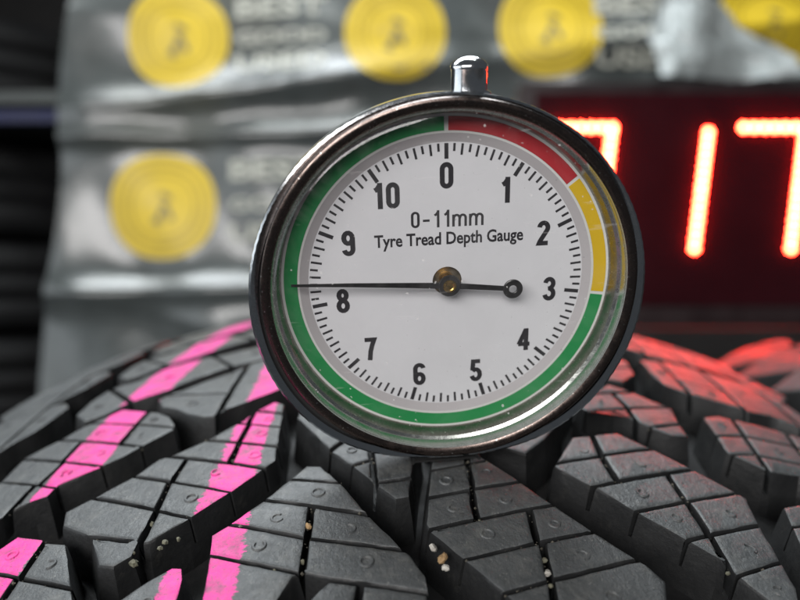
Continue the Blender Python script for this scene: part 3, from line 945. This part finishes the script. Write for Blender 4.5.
def gbox(name, x0, x1, y0, y1, d0, d1, mat, parent, bev=0.3):
    bm = bmesh.new()
    bmesh.ops.create_cube(bm, size=1)
    for v in bm.verts:
        v.co = Vector(gv((x0 + x1) / 2 + v.co.x * (x1 - x0), (y0 + y1) / 2 + v.co.y * (y1 - y0), (d0 + d1) / 2 + v.co.z * (d1 - d0))) * S
    bmesh.ops.bevel(bm, geom=bm.edges[:], offset=bev * S, segments=2, affect='EDGES')
    bmesh.ops.recalc_face_normals(bm, faces=bm.faces)
    me = bpy.data.meshes.new(name); bm.to_mesh(me); bm.free(); me.materials.append(mat)
    o = bpy.data.objects.new(name, me); COL.objects.link(o); o.parent = parent
    return o


gbox('foot', -5, 4, -25.6, -23.6, 3.5, 9.5, M_FOOT, gauge)
V, Fc = [], []
for i in range(16):
    a = 2 * math.pi * i / 16
    for r, y in ((0.8, -25.3), (0.8, -27.2), (0.0, -27.4)): V.append(gv(-2.0 + r * math.cos(a), y, 6.5 + r * math.sin(a)))
for i in range(16):
    j = (i + 1) % 16
    for k in range(2): Fc.append([i * 3 + k, i * 3 + k + 1, j * 3 + k + 1, j * 3 + k])
mesh_obj('probe', V, Fc, M_BUTTON, gauge)

# ------------------------------------------------------------------ background
FPX = 750.0


def at(px, py, depth):
    return ((px - 400) / FPX * depth, depth, (300 - py) / FPX * depth)


def box(name, c, size, mat, parent=None, bev=2.0, org=(0, 0, 0)):
    bm = bmesh.new()
    bmesh.ops.create_cube(bm, size=1)
    for v in bm.verts:
        v.co = Vector((c[0] - org[0] + v.co.x * size[0], c[1] - org[1] + v.co.y * size[1], c[2] - org[2] + v.co.z * size[2])) * S
    if bev: bmesh.ops.bevel(bm, geom=bm.edges[:], offset=bev * S, segments=2, affect='EDGES')
    me = bpy.data.meshes.new(name); bm.to_mesh(me); bm.free(); me.materials.append(mat)
    o = bpy.data.objects.new(name, me); COL.objects.link(o)
    if parent: o.parent = parent
    return o


# digital display, 100 mm digits
DY = 560.0
x0, _, z1 = at(521, 79, DY)
z0 = at(0, 326, DY)[2]
x1 = x0 + 340
org = ((x0 + x1) / 2, DY + 25, z0)
disp = empty('digital_display', org)
tag(disp, 'black digital display box with glowing red LED digits', 'display')
box('display_case', ((x0 + x1) / 2, DY + 30, (z0 + z1) / 2), (x1 - x0, 50, z1 - z0), M_DISPBOX, disp, 3, org)
fz1, fz0 = at(0, 92, DY)[2], at(0, 306, DY)[2]
box('front_panel', ((x0 + x1) / 2, DY + 4.0, (fz0 + fz1) / 2), (x1 - x0 - 22, 4, fz1 - fz0), M_ACRYL, disp, 0.8, org)
PITCH, PXMM = 97.0, DY / FPX


def seg(px, py, qx, qy, lit):
    """a row of round LEDs"""
    V, Fc = [], []
    a = Vector((px, py)); b = Vector((qx, qy))
    L = (b - a).length; t = (b - a) / L; nrm = Vector((-t.y, t.x))
    n = max(2, int(round(L / 9.6)) + 1)
    for i in range(n):
        for s in (0,):
            c = a + t * (L * i / (n - 1))
            X, Y, Z = at(c.x, c.y, DY)
            r = 3.9 * PXMM
            b0 = len(V)
            for rr, h in ((1.0, 0.0), (0.85, 1.4), (0.5, 2.4)):
                for k in range(10):
                    an = 2 * math.pi * k / 10
                    V.append((X + r * rr * math.cos(an) - org[0], Y + 1.9 - h + 0.02 * s + 0.012 * (i % 2) - org[1], Z + r * rr * math.sin(an) - org[2]))
            for lvl in range(2):
                for k in range(10):
                    l = (k + 1) % 10
                    Fc.append([b0 + lvl * 10 + k, b0 + lvl * 10 + l, b0 + lvl * 10 + 10 + l, b0 + lvl * 10 + 10 + k])
            Fc.append([b0 + 20 + k for k in range(10)])
    return mesh_obj('digit_segment', V, Fc, M_LED if lit else M_LEDOFF, disp)


SEGS = {'0': 'abcdef', '7': 'abc', '1': 'bc', '9': 'abcdfg'}
for i, ch in enumerate('717'):
    xr = 613 + PITCH * i                    # top of the right-hand stroke
    sl = -15 / 123.0
    P_ = lambda fx, y: (xr - 62 * (1 - fx) + sl * (y - 127), y)
    pts = {'a': (P_(0, 127), P_(1 if ch != '1' else 1, 127)), 'b': (P_(1, 132), P_(1, 185)), 'c': (P_(1, 193), P_(1, 248)),
           'd': (P_(0.1, 250), P_(0.9, 250)), 'e': (P_(0, 194), P_(0, 246)), 'f': (P_(0, 134), P_(0, 184)), 'g': (P_(0.1, 189), P_(0.9, 189))}
    for sname in SEGS[ch]:
        a, b = pts[sname]
        seg(*a, *b, True)

# bench that the display stands on, hidden behind the tyres
bench = box('bench', (org[0] + 40, DY + 120, z0 - 20.5), (620, 330, 40), M_STEEL, None, 3)
tag(bench, 'dark steel bench top below the digital display', 'bench')

# printed grey film with yellow discs
BY = 900.0
B0 = at(400, 300, BY)


def film_depth(x, z):
    """mm towards the camera; folds run across the sheet"""
    px, py = 400 + x / BY * FPX, 300 - z / BY * FPX
    d = 0.0
    for y0, slope, wd, amp in ((92, -0.12, 20, 17), (134, -0.02, 13, 14), (288, -0.03, 16, 14), (330, 0.25, 30, 14), (150, 0.0, 40, -4), (20, 0.05, 30, 4)):
        yy = y0 + slope * (px - 230)
        t = (py - yy) / wd
        d += amp * (0.5 * math.exp(-t * t) + 0.5 * math.exp(-abs(t) * 1.6)) * (0.75 + 0.25 * math.sin(px * 0.013 + y0))
    d += 5 * math.sin(px * 0.021 + py * 0.006) + 3 * math.sin(px * 0.05 - py * 0.03)
    if px < 90: d -= ((90 - px) / 50) ** 2 * 9
    return d


ban = empty('plastic_film', (B0[0], BY, at(0, 430, BY)[2]))
tag(ban, 'wrinkled grey plastic film with printed yellow discs hanging behind the gauge', 'plastic film')
borg = (B0[0], BY, at(0, 430, BY)[2])


def on_film(px, py, off=0.0):
    x, _, z = at(px, py, BY)
    return (x - borg[0], -film_depth(x, z) - off, z - borg[2])


V, Fc = [], []
NX, NY = 150, 130
for j in range(NY + 1):
    py = -60 + 490 * j / NY
    left = 72 - 0.085 * max(0, py) - (4 * math.sin(py * 0.022))
    for i in range(NX + 1):
        px = left + (930 - left) * i / NX
        V.append(on_film(px, py))
for j in range(NY):
    for i in range(NX):
        k = j * (NX + 1) + i
        Fc.append([k, k + NX + 1, k + NX + 2, k + 1])
mesh_obj('film_sheet', V, Fc, M_FILM, ban, smooth=True)


def disc(cx, cy, rx, ry):
    def dsk(name, mat, r0, r1, off, par, n=56, k=6):
        V, Fc = [], []
        for a in range(n):
            an = 2 * math.pi * a / n
            sx, sy = math.cos(an), math.sin(an)
            q = (abs(sx) ** 2.2 + abs(sy) ** 2.2) ** (-1 / 2.2)
            for i in range(k + 1):
                r = (r0 + (r1 - r0) * i / k) * q
                V.append(on_film(cx + rx * r * sx, cy + ry * r * sy, off))
        for a in range(n):
            b = (a + 1) % n
            for i in range(k): Fc.append([a * (k + 1) + i, a * (k + 1) + i + 1, b * (k + 1) + i + 1, b * (k + 1) + i])
        return mesh_obj(name, V, Fc, mat, par, smooth=True)
    d = dsk('yellow_disc', M_FYEL, 0.0, 1.0, 0.8, ban)
    for r in (0.58, 0.72, 0.86):
        dsk('ochre_ring', M_FYEL2, r, r + 0.035, 1.4, d, k=1)
    V, Fc = [], []
    for (ax, ay, bx, by) in ((-6, 16, 2, -2), (2, -2, 10, 14), (-2, -12, 8, -8), (-10, 14, -2, 18)):
        l = math.hypot(bx - ax, by - ay); nx, ny = -(by - ay) / l * 2.2, (bx - ax) / l * 2.2
        b0 = len(V)
        V += [on_film(cx + x, cy + y, 2.0 + 0.01 * b0) for x, y in ((ax + nx, ay + ny), (ax - nx, ay - ny), (bx - nx, by - ny), (bx + nx, by + ny))]
        Fc.append([b0, b0 + 1, b0 + 2, b0 + 3])
    mesh_obj('dark_emblem', V, Fc, M_FDRK, d)


for c in ((178, 38, 50, 49), (395, 34, 50, 48), (550, 27, 51, 50), (162, 206, 53, 53), (380, 204, 53, 53), (768, 25, 52, 50)):
    disc(*c)
for tx, ty, dy in ((281, 16, 27), (275, 179, 31), (640, 14, 27)):
    for i, tline in enumerate(('BEST', 'GOOD', 'USED')):
        text_mesh('printed_word', tline, M_FWHT, ban, lambda x, y: on_film(tx + x, ty + i * dy - y * 0.62, 1.0), 92, 0.03)

# crumpled clear wrap over the film, above the display
wrap = None
V, Fc = [], []
rw = random.Random(3)
NXW, NYW = 26, 14
WO = at(720, 78, 860)
hts = [[rw.uniform(-5, 5) for _ in range(NXW + 1)] for _ in range(NYW + 1)]
for j in range(NYW + 1):
    t = j / NYW
    for i in range(NXW + 1):
        s = i / NXW
        top_y = 2 - 4 * s
        xl = 655 + 4 * math.sin(t * 9)
        xr_ = 705 + 105 * t + 6 * math.sin(t * 11)
        X, Y, Z = at(xl + (xr_ - xl) * s, -12 + (90) * t, 850)
        V.append((X - WO[0], Y + hts[j][i] + 9 * math.sin(s * 7 + t * 4) - 860, Z - WO[2]))
for j in range(NYW):
    for i in range(NXW):
        k = j * (NXW + 1) + i
        Fc.append([k, k + NXW + 1, k + NXW + 2, k + 1])
wrap = mesh_obj('plastic_wrap', V, Fc, M_WRAP, None, smooth=True)
wrap.location = Vector(WO) * S
tag(wrap, 'crumpled pale plastic wrap in front of the film above the digital display', 'plastic wrap')

# dark storage rack with stacked tyres at the edge of the film
RY = 1100.0


def torus_tyre(cx, cy, cz, R_, h):
    prof = [(0.62, -0.36), (0.80, -0.47), (0.93, -0.46), (0.985, -0.38), (1.0, -0.28), (1.0, -0.16), (0.975, -0.155), (0.975, -0.11), (1.0, -0.105), (1.003, 0.0),
            (1.0, 0.105), (0.975, 0.11), (0.975, 0.155), (1.0, 0.16), (1.0, 0.28), (0.985, 0.38), (0.93, 0.46), (0.80, 0.47), (0.62, 0.36)]
    V, Fc = [], []
    n = 72
    for i in range(n):
        a = 2 * math.pi * i / n
        for r, z in prof: V.append((R_ * r * math.cos(a), R_ * r * math.sin(a), (z + 0.47) * h))
    P = len(prof)
    for i in range(n):
        j = (i + 1) % n
        for k in range(P - 1): Fc.append([i * P + k, j * P + k, j * P + k + 1, i * P + k + 1])
    root = empty('stored_tyre', (cx, cy, cz))
    mesh_obj('tyre_body', V, Fc, M_DARKTYRE, root, smooth=True)
    return root


ex = at(58, 0, RY)[0] + 10
zs = at(0, 101, RY)[2]
rack = empty('storage_rack', (ex - 290, RY, zs - 500))
rorg = (ex - 290, RY, zs - 500)
tag(rack, 'dark storage rack with a grey shelf edge and blue rail', 'rack')
box('shelf_board', (ex - 290, RY + 300, zs), (660, 640, 18), M_SHELF, rack, 1.5, rorg)
box('blue_rail', (ex - 290, RY - 25, zs - 30), (660, 14, 18), M_BLUE, rack, 1.5, rorg)
box('bottom_board', (ex - 290, RY + 300, zs - 500), (660, 640, 18), M_STEEL, rack, 1.5, rorg)
box('back_panel', (ex - 200, RY + 640, zs - 60), (1000, 8, 1000), M_STEEL, rack, 1.0, rorg)
for sx in (-325, 325):
    box('upright', (ex - 290 + sx, RY + 300, zs - 100), (12, 640, 830), M_STEEL, rack, 1.5, rorg)
for k, zz in enumerate((zs + 10, zs - 490, zs - 340, zs - 190)):
    tt = torus_tyre(ex - 290, RY + 305, zz, 300, 148)
    tag(tt, ['black tyre lying alone on the grey rack shelf', 'black tyre at the bottom of the stack below the grey shelf',
             'black tyre in the middle of the stack below the grey shelf', 'black tyre on top of the stack below the grey shelf'][k], 'tyre', 'tyres stored on the rack')
